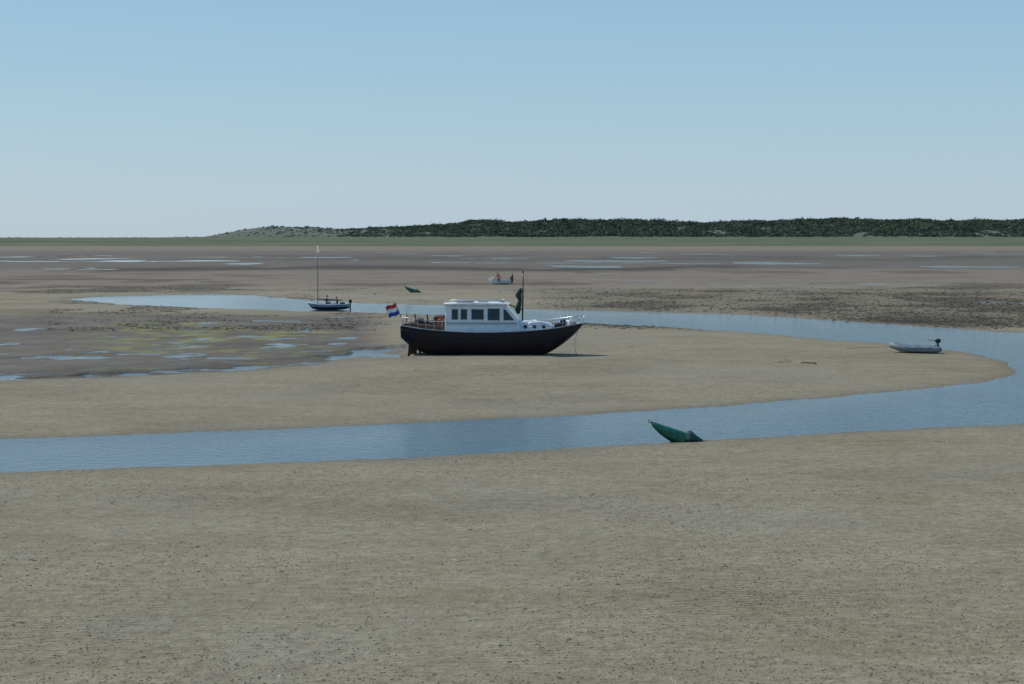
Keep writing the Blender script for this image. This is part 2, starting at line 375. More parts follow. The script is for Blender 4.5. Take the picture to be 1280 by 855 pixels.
# ------------------------------------------------------------ dunes
prof=[(-1500,296.5),(-600,297),(-100,297.6),(200,297.5),(255,296.5),(285,291.5),(310,287),(345,284.5),(390,285.5),(430,288),(470,286.5),(520,285),(570,282.5),(610,279),(660,280),(700,278.5),(760,279),(800,277),(850,280),(885,282),(930,280),(1000,279),(1060,277.5),(1120,277),(1180,278),(1240,279),(1290,278),(1500,277),(2000,278),(3000,281)]
pu=[p[0] for p in prof];pv=[p[1] for p in prof]
DR=2300.0
ts=np.arange(-1.0,1.3,0.0022);ds=np.concatenate([np.linspace(1760,2450,36),np.linspace(2500,3400,12)])
Dm,Tm=np.meshgrid(ds,ts,indexing='ij')
def dune_h(t,d):
    u=640+F*t
    H=CAMH+(V0-np.interp(u,pu,pv))/F*DR
    x=t*d
    foot=np.minimum(H,10.5)*sstep(1790,2060,d)
    top=np.maximum(H-10.5,0)*sstep(2010,DR-40,d)*(0.80+0.40*fbm(x/50,d/50,4,101))
    return (foot+top)*(1-0.6*sstep(DR+50,3400,d))-1.0*(1-sstep(1765,1800,d))+0.4
Zm=dune_h(Tm,Dm)
dco=np.stack([Tm*Dm,Dm,Zm],-1).reshape(-1,3)
ix=np.arange(Dm.size).reshape(Dm.shape);dq=np.stack([ix[:-1,:-1],ix[:-1,1:],ix[1:,1:],ix[1:,:-1]],-1).reshape(-1,4)
dm,nt,b=new_mat('dune_grass');co_=objco(nt)
sp=nt.nodes.new('ShaderNodeSeparateXYZ');nt.links.new(co_,sp.inputs[0])
mpd=nt.nodes.new('ShaderNodeMapping');mpd.inputs['Scale'].default_value=(0.25,1,1);nt.links.new(co_,mpd.inputs[0])
dc=mixc(nt,ramp(nt,noise(nt,0.02,5,0.7,mpd.outputs[0]),0.35,0.65),(0.078,0.098,0.055),(0.135,0.143,0.088))
hi=mixc(nt,ramp(nt,noise(nt,0.04,5,0.7,co_),0.35,0.65),(0.085,0.105,0.082),(0.145,0.155,0.125))
dc=mixc(nt,ramp(nt,mth(nt,'DIVIDE',sp.outputs[2],30.0),0.33,0.48),dc,hi)
nt.links.new(dc,b.inputs['Base Color']);b.inputs['Roughness'].default_value=0.95;b.inputs['Specular IOR Level'].default_value=0.1
fast_mesh('dune_hills',dco,dq,dm,4)
fm_,nt,b=new_mat('haze_tinted_scrub');co_=objco(nt)
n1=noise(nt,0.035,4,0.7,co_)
fc=mixc(nt,ramp(nt,n1,0.38,0.62),(0.060,0.085,0.070),(0.120,0.145,0.085))  # distance haze painted into the foliage colour: greens lifted and tinted blue
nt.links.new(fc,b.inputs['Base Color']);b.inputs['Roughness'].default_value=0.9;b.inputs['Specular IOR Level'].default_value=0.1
def scatter_tris(cx,cy,cz,R,flat,ntri,size):
    n=len(cx);dirs=rng.normal(size=(n,ntri,3));dirs/=np.linalg.norm(dirs,axis=2,keepdims=True)
    rad=rng.uniform(0.55,1.0,(n,ntri,1))
    P=dirs*rad*R[:,None,None];P[...,2]*=flat;P[...,2]=np.abs(P[...,2])*1.1-0.15*R[:,None]
    P+=np.stack([cx,cy,cz],-1)[:,None,:]
    tri=rng.normal(size=(n,ntri,3,3));tri=np.clip(tri,-1.6,1.6)*(size*R/6)[:,None,None,None]
    Vt=(P[:,:,None,:]+tri*0.6).reshape(-1,3);return Vt,np.arange(len(Vt)).reshape(-1,3)
N=16000
t=np.where(rng.random(N)<0.78,rng.uniform(-0.19,0.34,N),rng.uniform(-0.20,0.75,N))
d=2030+(DR-2000)*rng.random(N)**0.9
uu=640+F*t
dens=np.interp(uu,[250,290,330,420,445,520,600,640],[0.0,0.05,0.14,0.2,0.5,0.7,0.85,1.0])
keep=rng.random(N)<dens*np.clip((fbm(t*d/45,d/45,3,111)-0.22)*4,0.1,1)
t,d=t[keep],d[keep]
R=rng.uniform(2.4,5.6,len(t))*np.where(rng.random(len(t))<0.07,1.5,1)*np.interp(640+F*t,[280,440,560,700],[0.4,0.55,0.85,1])
hz=dune_h(t,d)
Vt,Ft=scatter_tris(t*d,d,hz,R,0.85,64,1.75)
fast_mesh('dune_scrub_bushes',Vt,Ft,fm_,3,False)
t=rng.uniform(-1.0,0.4,1500);d=rng.uniform(2000,3300,1500)
R=rng.uniform(0.8,2.2,1500)
Vt,Ft=scatter_tris(t*d,d,np.maximum(dune_h(t,d),0.4),R,0.6,16,2.6)
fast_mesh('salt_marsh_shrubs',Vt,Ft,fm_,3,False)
# ------------------------------------------------------------ small lumps
def ico():
    bm=bmesh.new();bmesh.ops.create_icosphere(bm,subdivisions=1,radius=1);v=np.array([x.co[:] for x in bm.verts]);f=np.array([[q.index for q in p.verts] for p in bm.faces]);bm.free();return v,f
iv,if_=ico()
def ground_z(x,y):
    u=640+F*x/y;v=V0+CAMH*F/y
    return height_and_masks(x,y,u,v)
def lumps(name,x,y,zz,r,hf,mat):
    n=len(x);J=rng.uniform(0.6,1.35,(n,len(iv),1));P=iv[None]*J*r[:,None,None]
    P[...,0]*=rng.uniform(0.8,1.5,(n,1));P[...,2]*=hf;P+=np.stack([x,y,zz],-1)[:,None,:]
    Fq=(if_[None]+(np.arange(n)*len(iv))[:,None,None]).reshape(-1,3)
    return fast_mesh(name,P.reshape(-1,3),Fq,mat,3,False)
M['cast']=paint('worm_cast_sand',(0.12,0.105,0.075),0.9,var=0.3)
n=30000;y=22+34*rng.random(n)**1.3;x=rng.uniform(-0.42,0.42,n)*(y+4)
k=rng.random(n)<sstep(0.35,0.6,fbm(x/5,y/5,3,121))+0.15;x,y=x[k],y[k]
zz,sdl,*_=ground_z(x,y);k=sdl>0.6
lumps('worm_casts',x[k],y[k],zz[k],rng.uniform(0.008,0.024,k.sum())*np.where(rng.random(k.sum())<0.02,1.7,1),0.6,M['cast'])
M['weed']=paint('seaweed',(0.055,0.042,0.028),0.8,var=0.5,scale=1.0)
n=170000;vv=rng.uniform(330,415,n);uu=rng.uniform(60,1500,n)
y=CAMH*F/(vv-V0);x=(uu-640)/F*y
zz,sdl,_,wdd,_,_,_,_,_=ground_z(x,y);k=(rng.random(n)<wdd*0.8)&(sdl>0.1)&(y<240);
lumps('seaweed_clumps',x[k],y[k],zz[k],0.03+0.13*rng.random(k.sum())**2,0.40,M['weed'])
n=220;y=24+150*rng.random(n)**1.5;x=rng.uniform(-0.4,0.4,n)*y
zz,sdl,*_=ground_z(x,y);k=sdl>0.3
lumps('shells',x[k],y[k],zz[k]+0.005,rng.uniform(0.008,0.025,k.sum()),0.4,M['wpiece'])
n=26;y=24+100*rng.random(n);x=rng.uniform(-0.4,0.4,n)*y
zz,sdl,*_=ground_z(x,y);k=sdl>0.3
lumps('stones',x[k],y[k],zz[k],rng.uniform(0.02,0.045,k.sum()),0.6,M['weed'])
n=60;uu=rng.uniform(1000,1020,n);vv=455.5+ (uu-1000)/20*2+rng.normal(0,0.5,n);y=CAMH*F/(vv-V0);x=(uu-640)/F*y
zz,*_=ground_z(x,y);lumps('mud_clods',x,y,zz,rng.uniform(0.04,0.10,n),0.4,M['weed'])
# ------------------------------------------------------------ people
def person(name,loc,rot,pose,shirt,legs_skin=True,parent=None):
    root=empty(name,loc,(0,0,rot))
    if parent is not None: root.parent=parent
    if pose=='stand':
        J={'pel':(0,0,0.95),'sp':(0,0,1.15),'ch':(0,0.0,1.36),'nk':(0,0.0,1.5),'hd':(0,-0.01,1.56)}
        for s,n in ((-1,'l'),(1,'r')):
            J.update({'hip'+n:(s*0.09,0,0.90),'kn'+n:(s*0.11,-0.02,0.50),'an'+n:(s*0.12,0.02,0.09),'to'+n:(s*0.14,-0.15,0.035),
            'sh'+n:(s*0.18,0,1.42),'el'+n:(s*0.25,0.03,1.14),'wr'+n:(s*0.24,-0.06,0.90),'ha'+n:(s*0.24,-0.08,0.82)})
    elif pose=='bend':
        J={'pel':(0,0.05,0.92),'sp':(0,-0.08,1.07),'ch':(0,-0.24,1.20),'nk':(0,-0.35,1.29),'hd':(0,-0.40,1.33)}
        for s,n in ((-1,'l'),(1,'r')):
            J.update({'hip'+n:(s*0.09,0.04,0.88),'kn'+n:(s*0.12,-0.04,0.49),'an'+n:(s*0.13,0.04,0.09),'to'+n:(s*0.15,-0.13,0.035),
            'sh'+n:(s*0.18,-0.27,1.22),'el'+n:(s*0.24,-0.33,0.96),'wr'+n:(s*0.20,-0.48,0.80),'ha'+n:(s*0.19,-0.53,0.74)})
    else:
        J={'pel':(0,0,0.50),'sp':(0,0.02,0.70),'ch':(0,-0.02,0.91),'nk':(0,-0.05,1.05),'hd':(0,-0.07,1.11)}
        for s,n in ((-1,'l'),(1,'r')):
            J.update({'hip'+n:(s*0.10,-0.03,0.49),'kn'+n:(s*0.14,-0.43,0.52),'an'+n:(s*0.14,-0.48,0.10),'to'+n:(s*0.15,-0.65,0.05),
            'sh'+n:(s*0.18,-0.02,0.97),'el'+n:(s*0.25,-0.10,0.71),'wr'+n:(s*0.17,-0.34,0.62),'ha'+n:(s*0.15,-0.41,0.59)})
    rad={'pel':(0.15,0.11),'sp':(0.13,0.10),'ch':(0.16,0.11),'nk':(0.055,0.055),'hd':(0.06,0.06)}
    for n in 'lr': rad.update({'hip'+n:(0.095,0.095),'kn'+n:(0.06,0.06),'an'+n:(0.042,0.042),'to'+n:(0.035,0.03),'sh'+n:(0.06,0.06),'el'+n:(0.042,0.042),'wr'+n:(0.028,0.028),'ha'+n:(0.036,0.022)})
    E=[('pel','sp'),('sp','ch'),('ch','nk'),('nk','hd')]
    for n in 'lr': E+=[('pel','hip'+n),('hip'+n,'kn'+n),('kn'+n,'an'+n),('an'+n,'to'+n),('ch','sh'+n),('sh'+n,'el'+n),('el'+n,'wr'+n),('wr'+n,'ha'+n)]
    keys=list(J);me=bpy.data.meshes.new('sk');me.from_pydata([J[k] for k in keys],[(keys.index(a),keys.index(b_)) for a,b_ in E],[])
    o=bpy.data.objects.new('sk',me);link(o);o.modifiers.new('s','SKIN')
    sv=me.skin_vertices[0].data
    for i,k in enumerate(keys): sv[i].radius=rad[k];sv[i].use_root=(k=='pel')
    su=o.modifiers.new('ss','SUBSURF');su.levels=2;su.render_levels=2
    bpy.context.view_layer.update();dg=bpy.context.evaluated_depsgraph_get()
    ev=bpy.data.meshes.new_from_object(o.evaluated_get(dg));bpy.data.objects.remove(o)
    ev.name='body';ev.materials.clear()
    for m in (M['skin'],shirt,M['shorts']): ev.materials.append(m)
    lab={}
    for a,b_ in E:
        l=0
        if a in('pel','sp') and b_ in('sp','ch'): l=1
        if a=='ch': l=1
        if a[:2]=='sh': l=1
        if a=='pel' and b_[:3]=='hip': l=2
        if a[:3]=='hip': l=2
        if a[:2]=='kn' and not legs_skin: l=2
        lab[(a,b_)]=l
    for p in ev.polygons:
        p.use_smooth=True;c=p.center;best=9;bl=0
        for a,b_ in E:
            A=Vector(J[a]);B=Vector(J[b_]);t=max(0,min(1,(c-A).dot(B-A)/(B-A).length_squared));dd=(c-A-(B-A)*t).length
            if dd<best: best=dd;bl=lab[(a,b_)]
        p.material_index=bl
    link(bpy.data.objects.new('body',ev),root)
    hc=Vector(J['hd'])+Vector((0,-0.015,0.115))
    bm=bmesh.new();bmesh.ops.create_uvsphere(bm,u_segments=20,v_segments=14,radius=0.11)
    for v in bm.verts:
        v.co.x*=0.72;v.co.y*=0.88;v.co.z*=1.1
        if v.co.z<0: v.co.x*=1+v.co.z*2.2
        if v.co.y<-0.08 and abs(v.co.x)<0.02 and -0.03<v.co.z<0.02: v.co.y-=0.02
    me=bpy.data.meshes.new('head');bm.to_mesh(me);bm.free();me.materials.append(M['skin']);me.materials.append(M['hair'])
    for p in me.polygons:
        p.use_smooth=True
        if p.center.z>0.05 or (p.center.y>0.0 and p.center.z>-0.05): p.material_index=1
    h=link(bpy.data.objects.new('head',me),root);h.location=hc
    it=[]
    for s in(-1,1):
        it.append(([hc+Vector((s*0.078,0.005,0.02)),hc+Vector((s*0.088,0.012,-0.02))],[0.014,0.010]))
    multi('ears',it,M['skin'],root)
    multi('eyes_and_mouth',[([hc+Vector((s*0.03,-0.088,0.005)),hc+Vector((s*0.03,-0.096,0.005))],[0.012,0.006]) for s in(-1,1)]+[([hc+Vector((-0.02,-0.088,-0.055)),hc+Vector((0.02,-0.088,-0.055))],[0.005,0.005])],M['hair'],root)
    fg=[]
    for s,n in((-1,'l'),(1,'r')):
        w=Vector(J['wr'+n]);ha=Vector(J['ha'+n]);dr=(ha-w).normalized();sd_=dr.cross(Vector((1,0,0))).normalized();dn=dr.cross(sd_)
        for i in range(4):
            st=ha+dr*0.015+sd_*(i-1.5)*0.019;L=[0.06,0.07,0.075,0.06][i]
            fg.append(([st,st+dr*L*0.5,st+dr*L*0.85+dn*0.02*s],[0.0095,0.008,0.006]))
        st=w+dr*0.03+sd_*0.03;fg.append(([st,st+dr*0.03+sd_*0.025,st+dr*0.06+sd_*0.03],[0.011,0.009,0.007]))
    multi('fingers',fg,M['skin'],root)
    return root
# ------------------------------------------------------------ motor cruiser
zg=0.10
by=97.0;bx=(616-640)/F*by
MC=empty('motor_cruiser_boat',(bx,by,zg),(0,0,math.radians(-2)))
sheer=[(-5.5,1.86),(-4,1.66),(-1.5,1.50),(1,1.52),(3.5,1.68),(5.5,1.98)]
keel=[(-5.5,1.05),(-5.0,0.62),(-4.4,0.28),(-3.6,0.06),(-2,0.0),(2.4,0.0),(3.2,0.10),(4.1,0.62),(4.85,1.2),(5.3,1.68),(5.5,1.97)]
beam=[(-5.5,1.15),(-4,1.55),(-1,1.75),(1.5,1.70),(3.3,1.30),(4.6,0.68),(5.3,0.2),(5.5,0.02)]
hl,P=hull('hull',-5.5,5.5,sheer,keel,beam,M['hull'],MC,M['cream'],0.12,fair=0.45)
for s in(-1,1):
    tube('cap_rail',[(x,s*(b_+0.005),zs+0.015) for x,b_,zs in P[::2]],0.03,M['frame'],MC,8)
    tube('rubbing_strake',[(x,s*(b_+0.012),zs-0.24) for x,b_,zs in P[:-5:2]],0.035,M['black'],MC,8)
prism('keel_skeg',[(3.0,0.02),(3.3,-0.16),(-4.2,-0.16),(-4.4,0.02)],-0.06,0.06,M['rust'],MC,0.01)
prism('rudder',[(-5.18,-0.10),(-4.72,-0.10),(-4.72,0.72),(-5.1,0.78)],-0.035,0.035,M['rust'],MC,0.015)
tube('rudder_stock',[(-4.9,0,0.6),(-4.95,0,1.2)],0.04,M['rust'],MC)
tube('propeller_shaft',[(-3.6,0,0.32),(-4.45,0,0.30)],0.04,M['rust'],MC)
pb=[]
for i in range(4):
    a=i*math.pi/2+0.4;pb.append(([(-4.42,0,0.3),(-4.44,math.cos(a)*0.14,0.3+math.sin(a)*0.14),(-4.4,math.cos(a)*0.25,0.3+math.sin(a)*0.25)],[0.03,0.07,0.03]))
multi('propeller',pb,M['rust'],MC)
box('bilge_prop',(-4.62,-0.55,0.28),(0.10,0.10,0.80),M['rust'],MC,0.01,(0.15,0,0))
# superstructure
base=1.36
prism('wheelhouse',[(-2.85,base),(-2.78,3.08),(0.75,3.12),(1.62,2.16),(1.72,base)],-1.28,1.28,M['white'],MC,0.05,0.16)
prism('wheelhouse_roof',[(-3.02,3.09),(-2.95,3.17),(-1.0,3.235),(0.82,3.20),(1.02,3.12),(1.0,3.09)],-1.27,1.27,M['white'],MC,0.03)
prism('fore_cabin',[(1.6,base),(1.6,2.12),(3.3,2.02),(3.62,1.86),(3.75,base)],-1.0,1.0,M['white'],MC,0.06,0.12)
def side_y(z,s): return s*(1.28-0.16*(z-base)/(3.12-base))
def win(name,poly,s,grow=0.03):
    cx=sum(p[0] for p in poly)/len(poly);cz=sum(p[1] for p in poly)/len(poly)
    def mk(nm,pl,off,mat):
        V=[(x,side_y(z,s)+s*off,z) for x,z in pl]+[(x,side_y(z,s)-s*0.02,z) for x,z in pl];n=len(pl)
        Fc=[tuple(range(n)),tuple(range(2*n-1,n-1,-1))]+[(i,i+n,(i+1)%n+n,(i+1)%n) for i in range(n)]
        return fixn(mesh_obj(nm,V,Fc,mat,MC))
    mk(name+'_frame',[(cx+(x-cx)*(1+grow*1.4/abs(max(q[0] for q in poly)-cx)),cz+(z-cz)*(1+grow*1.3/abs(max(q[1] for q in poly)-cz))) for x,z in poly],0.012,M['frame'])
    mk(name,poly,0.022,M['glass'])
for s in(-1,1):
    for a,b_ in((-2.40,-2.04),(-1.86,-1.50)): win('saloon_window',[(a,2.24),(b_,2.24),(b_,2.84),(a,2.84)],s)
    win('saloon_window',[(-1.22,2.24),(-0.50,2.24),(-0.50,2.84),(-1.22,2.84)],s)
    win('wheelhouse_window',[(-0.24,2.20),(0.46,2.20),(0.46,2.88),(-0.24,2.88)],s)
    win('quarter_window',[(0.70,2.20),(1.34,2.20),(0.80,2.84),(0.70,2.86)],s)
    for x in(2.0,2.55,3.1):
        V,Fc=tube_geo([(x,s*0.93,1.80),(x,s*1.0,1.80)],0.11,16);fixn(mesh_obj('porthole',V,Fc,M['glass'],MC))
    box('cabin_stripe',(-0.6,side_y(2.03,s)+s*0.008,2.03),(4.2,0.012,0.045),M['navy'],MC,0)
    box('cabin_stripe',(-0.6,side_y(1.93,s)+s*0.008,1.93),(4.2,0.012,0.02),M['navy'],MC,0)
    tube('roof_handrail',[(-2.6,s*1.0,3.26),(-2.55,s*1.0,3.34),(0.4,s*1.0,3.36),(0.45,s*1.0,3.27)],0.018,M['steel'],MC)
    it=[];tp=[]
    for x in np.linspace(2.2,5.25,7):
        b_=smooth_interp(beam,x)-0.06;zs=smooth_interp(sheer,x);it.append(([(x,s*b_,zs),(x,s*b_,zs+0.46)],0.014));tp.append((x,s*b_,zs+0.47))
    it.append((tp,0.017));it.append(([(p[0],p[1],p[2]-0.22) for p in tp],0.009))
    tp=[]
    for x in np.linspace(-5.4,-2.95,6):
        b_=smooth_interp(beam,x)-0.05;zs=smooth_interp(sheer,x);it.append(([(x,s*b_,zs),(x,s*b_,zs+0.52)],0.014));tp.append((x,s*b_,zs+0.53))
    it.append((tp,0.018));it.append(([(p[0],p[1],p[2]-0.26) for p in tp],0.010))
    multi('guard_rail',it,M['steel'],MC)
multi('stern_rail',[([(-5.4,-1.1,2.37),(-5.46,0,2.40),(-5.4,1.1,2.37)],0.018),([(-5.44,-0.4,1.8),(-5.44,-0.4,2.38)],0.014),([(-5.44,0.4,1.8),(-5.44,0.4,2.38)],0.014)],M['steel'],MC)
multi('pulpit',[([(5.25,-0.2,2.40),(5.55,0,2.46),(5.25,0.2,2.40)],0.018),([(5.45,0,1.95),(5.53,0,2.45)],0.016)],M['steel'],MC)
for yy in(-0.72,0,0.72):
    V=[];nx,nz=0.741,0.671
    for a,w in((0.10,0.31),(0.9,0.33)):
        for sg in(-1,1): V.append((0.75+0.87*a+nx*0.012,yy+sg*w,3.12-0.96*a+nz*0.012))
    mesh_obj('windscreen_pane',V,[(0,1,3,2)],M['glass'],MC)
# aft cockpit
prism('cockpit_coaming_port',[(-5.2,1.5),(-5.2,1.98),(-2.87,1.98),(-2.87,1.4)],-1.0,-0.94,M['wood'],MC,0.01)
prism('cockpit_coaming_starboard',[(-5.2,1.5),(-5.2,1.98),(-2.87,1.98),(-2.87,1.4)],0.94,1.0,M['wood'],MC,0.01)
box('cockpit_bench',(-4.75,0,1.85),(0.5,1.8,0.4),M['wood'],MC)
box('folded_canopy',(-3.25,0,2.28),(0.55,2.1,0.3),M['brown'],MC,0.1)
box('cabin_door',(-2.86,0.2,2.2),(0.04,0.6,1.4),M['wood'],MC,0.01)
box('cockpit_table',(-4.0,-0.1,2.12),(0.8,0.7,0.05),M['wood'],MC,0.01)
tube('table_leg',[(-4.0,-0.1,1.5),(-4.0,-0.1,2.1)],0.04,M['wood'],MC)
box('cool_box',(-4.35,-0.7,2.14),(0.4,0.35,0.28),M['shirt_dark'],MC,0.03)
for i,(x,y_) in enumerate(((-4.5,-0.1),(-3.7,-0.65))):
    box('deck_chair_seat',(x,y_,2.02),(0.4,0.4,0.05),M['brown'],MC,0.01);box('deck_chair_back',(x-0.2,y_,2.28),(0.05,0.4,0.5),M['brown'],MC,0.01,(0,-0.15,0))
    multi('deck_chair_legs',[([(x+a,y_+c_,1.55),(x+a,y_+c_,2.02)],0.015) for a in(-.17,.17) for c_ in(-.17,.17)],M['wood'],MC)
th=[(-5.25,0.15+0.28*math.cos(a),2.25+0.28*math.sin(a)) for a in np.linspace(0,2*math.pi,17)]
tube('steering_wheel',th,0.02,M['wood'],MC)
lb=[(-3.05+0.17*math.cos(a),-1.40,2.10+0.17*math.sin(a)) for a in np.linspace(0,2*math.pi,21)]
tube('lifebuoy',lb,0.045,M['orange'],MC)
box('roof_hatch',(-0.6,0.1,3.28),(0.6,0.6,0.07),M['cream'],MC);box('solar_panel',(-1.7,0,3.29),(1.1,1.2,0.035),M['navy'],MC,0.005)
tube('horn',[(0.3,-0.5,3.30),(0.5,-0.5,3.32)],[0.03,0.07],M['steel'],MC)
tube('search_light',[(0.6,0.3,3.22),(0.6,0.3,3.38),(0.75,0.3,3.38)],[0.02,0.05,0.07],M['white'],MC)
tube('mast',[(1.80,0,1.9),(1.83,0,4.0),(1.84,0,5.05)],[0.055,0.05,0.03],M['wood'],MC,10)
tube('mast_stay',[(1.84,0,4.6),(5.4,0,2.0)],0.006,M['steel'],MC,5)
tube('mast_crosstree',[(1.83,-0.45,4.15),(1.83,0.45,4.15)],0.02,M['white'],MC)
tube('mast_lamp',[(1.84,0,5.02),(1.84,0,5.16)],[0.05,0.04],M['black'],MC)
tube('furled_green_sail',[(1.58,-0.25,2.55),(1.52,-0.25,2.8),(1.60,-0.25,3.1),(1.66,-0.25,3.35),(1.55,-0.25,3.65),(1.66,-0.25,3.95),(1.72,-0.22,4.1)],[0.10,0.18,0.15,0.11,0.20,0.14,0.04],M['greenf'],MC,12)
tube('sail_boom',[(1.80,0,2.75),(0.2,0,3.42)],0.035,M['wood'],MC)
box('anchor_windlass',(3.95,0,1.82),(0.4,0.45,0.32),M['black'],MC,0.05)
tube('windlass_drum',[(3.95,-0.34,1.9),(3.95,0.34,1.9)],0.13,M['black'],MC,14)
box('folded_bag',(4.25,-0.15,2.02),(0.35,0.5,0.4),M['shirt_dark'],MC,0.1)
multi('fenders',[([(4.6,-0.5,1.75),(4.65,-0.5,2.15)],[0.09,0.09])],M['fwhite'],MC,10)
tube('bollard',[(4.95,-0.12,1.75),(4.95,-0.12,2.05)],0.06,M['black'],MC)
ch=[(5.15,-0.15,1.45),(4.98,-0.22,0.95),(5.0,-0.3,0.4),(5.1,-0.35,-0.02)]
tube('anchor_chain',ch,0.022,M['steel'],MC)
multi('anchor',[([(5.1,-0.35,-0.02),(5.45,-0.45,0.0)],0.03),([(5.4,-0.65,0.05),(5.5,-0.45,-0.03),(5.4,-0.25,0.05)],[0.015,0.04,0.015])],M['rust'],MC)
tube('flag_pole',[(-5.45,0,2.0),(-5.95,0,3.25)],[0.022,0.014],M['wood'],MC)
V=[];Fc=[];fmi=[];nx_,nz_=14,9
for i in range(nx_+1):
    for k in range(nz_+1):
        a=i/nx_;c_=k/nz_
        px=-5.92+0.25*c_-0.72*a*0.95; pz=3.22-0.66*c_-0.34*a-0.06*math.sin(a*6)
        V.append((px+0.06*a,0.10*math.sin(a*7+c_)+0.02,pz))
for i in range(nx_):
    for k in range(nz_):
        q0=i*(nz_+1)+k;Fc.append((q0,q0+1,q0+nz_+2,q0+nz_+1));fmi.append(k//3)
mesh_obj('netherlands_flag',V,Fc,[M['red'],M['fwhite'],M['blue']],MC,True,fmi)
# ------------------------------------------------------------ small sailing dinghy with mast
sx,sy=G(410,387)
SB=empty('sailing_dinghy',(sx,sy,0.0),(0,0,math.radians(176)))
hull('hull',-2.15,2.15,[(-2.15,0.56),(0,0.52),(2.15,0.72)],[(-2.15,0.14),(-1.4,0.02),(1.0,0.0),(1.7,0.16),(2.15,0.71)],[(-2.15,0.6),(-0.5,0.85),(0.8,0.75),(1.7,0.32),(2.15,0.01)],M['hull2'],SB,M['cream'],open_in=True)
for s in(-1,1):
    tube('gunwale',[(x,s*max(0.01,b_)*1.01,z_) for x,b_,z_ in [(-2.15,0.6,0.57),(-1.3,0.78,0.54),(-0.5,0.85,0.52),(0.3,0.82,0.54),(0.8,0.75,0.56),(1.3,0.56,0.62),(1.7,0.32,0.66),(2.15,0.01,0.73)]],0.035,M['white'],SB)
for x in(-1.2,0.2): box('thwart',(x,0,0.46),(0.25,1.45,0.04),M['wood'],SB,0.01)
tube('mast',[(1.05,0,0.15),(1.05,0,4),(1.05,0,7.2)],[0.04,0.035,0.02],M['shirt_grey'],SB)
multi('stays',[([(1.05,0,6.6),(2.1,0,0.72)],0.009),([(1.05,0,6.6),(0.6,-0.8,0.56)],0.007),([(1.05,0,6.6),(0.6,0.8,0.56)],0.007)],M['steel'],SB,5)
tube('boom_with_furled_sail',[(1.0,0,1.05),(0.3,0,1.02),(-0.9,0,0.98),(-1.5,0,0.95)],[0.05,0.10,0.08,0.04],M['shirt_grey'],SB,10)
box('outboard_cowl',(-2.3,0,0.85),(0.3,0.26,0.36),M['black'],SB,0.06);box('outboard_leg',(-2.3,0,0.35),(0.12,0.08,0.75),M['black'],SB,0.02)
box('gear_bag',(-1.5,0.1,0.62),(0.5,0.45,0.28),M['shirt_dark'],SB,0.08)
person('person',(sx-0.15,sy-0.2,0.16),math.radians(100),'sit',M['shirt_dark'])
person('person',(sx+0.95,sy+0.05,0.0),math.radians(-80),'sit',M['shirt_dark'])
# ------------------------------------------------------------ white motorboat with people
wx,wy=G(624,356.5)
WB=empty('open_motorboat',(wx,wy,0.14),(0,0,math.radians(172)))
hull('hull',-1.75,1.75,[(-1.75,0.72),(0,0.68),(1.75,0.92)],[(-1.75,0.08),(-1.0,0.0),(0.8,0.0),(1.3,0.2),(1.75,0.9)],[(-1.75,0.65),(-0.5,0.78),(0.7,0.66),(1.4,0.3),(1.75,0.01)],M['hull3'],WB,M['cream'],open_in=True)
box('steering_console',(0.1,0,0.80),(0.4,0.6,0.55),M['white'],WB,0.04);box('console_screen',(0.25,0,1.2),(0.03,0.55,0.25),M['glass'],WB,0.005,(0,-0.3,0))
box('bench',(-0.9,0,0.62),(0.35,1.2,0.3),M['cream'],WB);box('outboard_cowl',(-1.9,0,1.0),(0.34,0.3,0.42),M['black'],WB,0.07);box('outboard_leg',(-1.9,0,0.45),(0.13,0.1,0.8),M['black'],WB,0.02)
multi('bow_rail',[([(0.6,-0.66,0.75),(0.7,-0.62,1.02),(1.3,-0.32,1.1),(1.65,0,1.15),(1.3,0.32,1.1),(0.7,0.62,1.02),(0.6,0.66,0.75)],0.018)],M['steel'],WB)
person('person',(wx-0.1,wy-1.3,0.14),math.radians(160),'bend',M['shirt_red'])
px_,py_=G(640.5,357);person('person',(px_,py_,0.13),math.radians(60),'stand',M['shirt_dark'])
px_,py_=G(622,355.5);person('person',(px_,py_+1.2,0.13),math.radians(-60),'stand',M['shirt_dark'])
# ------------------------------------------------------------ inflatable dinghy
ix_,iy_=G(1143,442.5)
ID=empty('inflatable_dinghy',(ix_,iy_,0.10),(0,0,math.radians(180-12)))
path=[(-1.65,-0.55,0.24),(-1.2,-0.56,0.23),(-0.4,-0.57,0.23),(0.4,-0.55,0.25),(0.9,-0.44,0.32),(1.25,-0.24,0.41),(1.36,0,0.45)]
path=path+[(x,-y_,z_) for x,y_,z_ in reversed(path[:-1])]
ps=[Vector(p) for p in spl(path,4)];rr=[0.2]*len(ps);rr[0]=0.05;rr[1]=0.12;rr[2]=0.17;rr[-1]=0.05;rr[-2]=0.12;rr[-3]=0.17
tube('inflated_tube',ps,rr,M['grey'],ID,16)
box('floor_boards',(-0.2,0,0.10),(2.3,0.8,0.05),M['greyd'],ID,0.01);box('transom',(-1.28,0,0.30),(0.05,0.8,0.42),M['wood'],ID,0.01)
box('thwart_seat',(-0.2,0,0.42),(0.24,0.95,0.04),M['greyd'],ID,0.01)
box('outboard_cowl',(-1.42,0,0.74),(0.34,0.24,0.26),M['black'],ID,0.07,(0,0.25,0));box('outboard_leg',(-1.42,0,0.40),(0.12,0.09,0.6),M['black'],ID,0.02)
tube('outboard_tiller',[(-1.3,0,0.74),(-0.85,0.05,0.80)],0.02,M['black'],ID)
multi('grab_line',[([(-1.0,s*0.74,0.36),(-0.6,s*0.765,0.27),(-0.2,s*0.745,0.36),(0.2,s*0.76,0.28),(0.6,s*0.70,0.40)],0.012) for s in(-1,1)],M['black'],ID)
mx,my=G(1058,438)
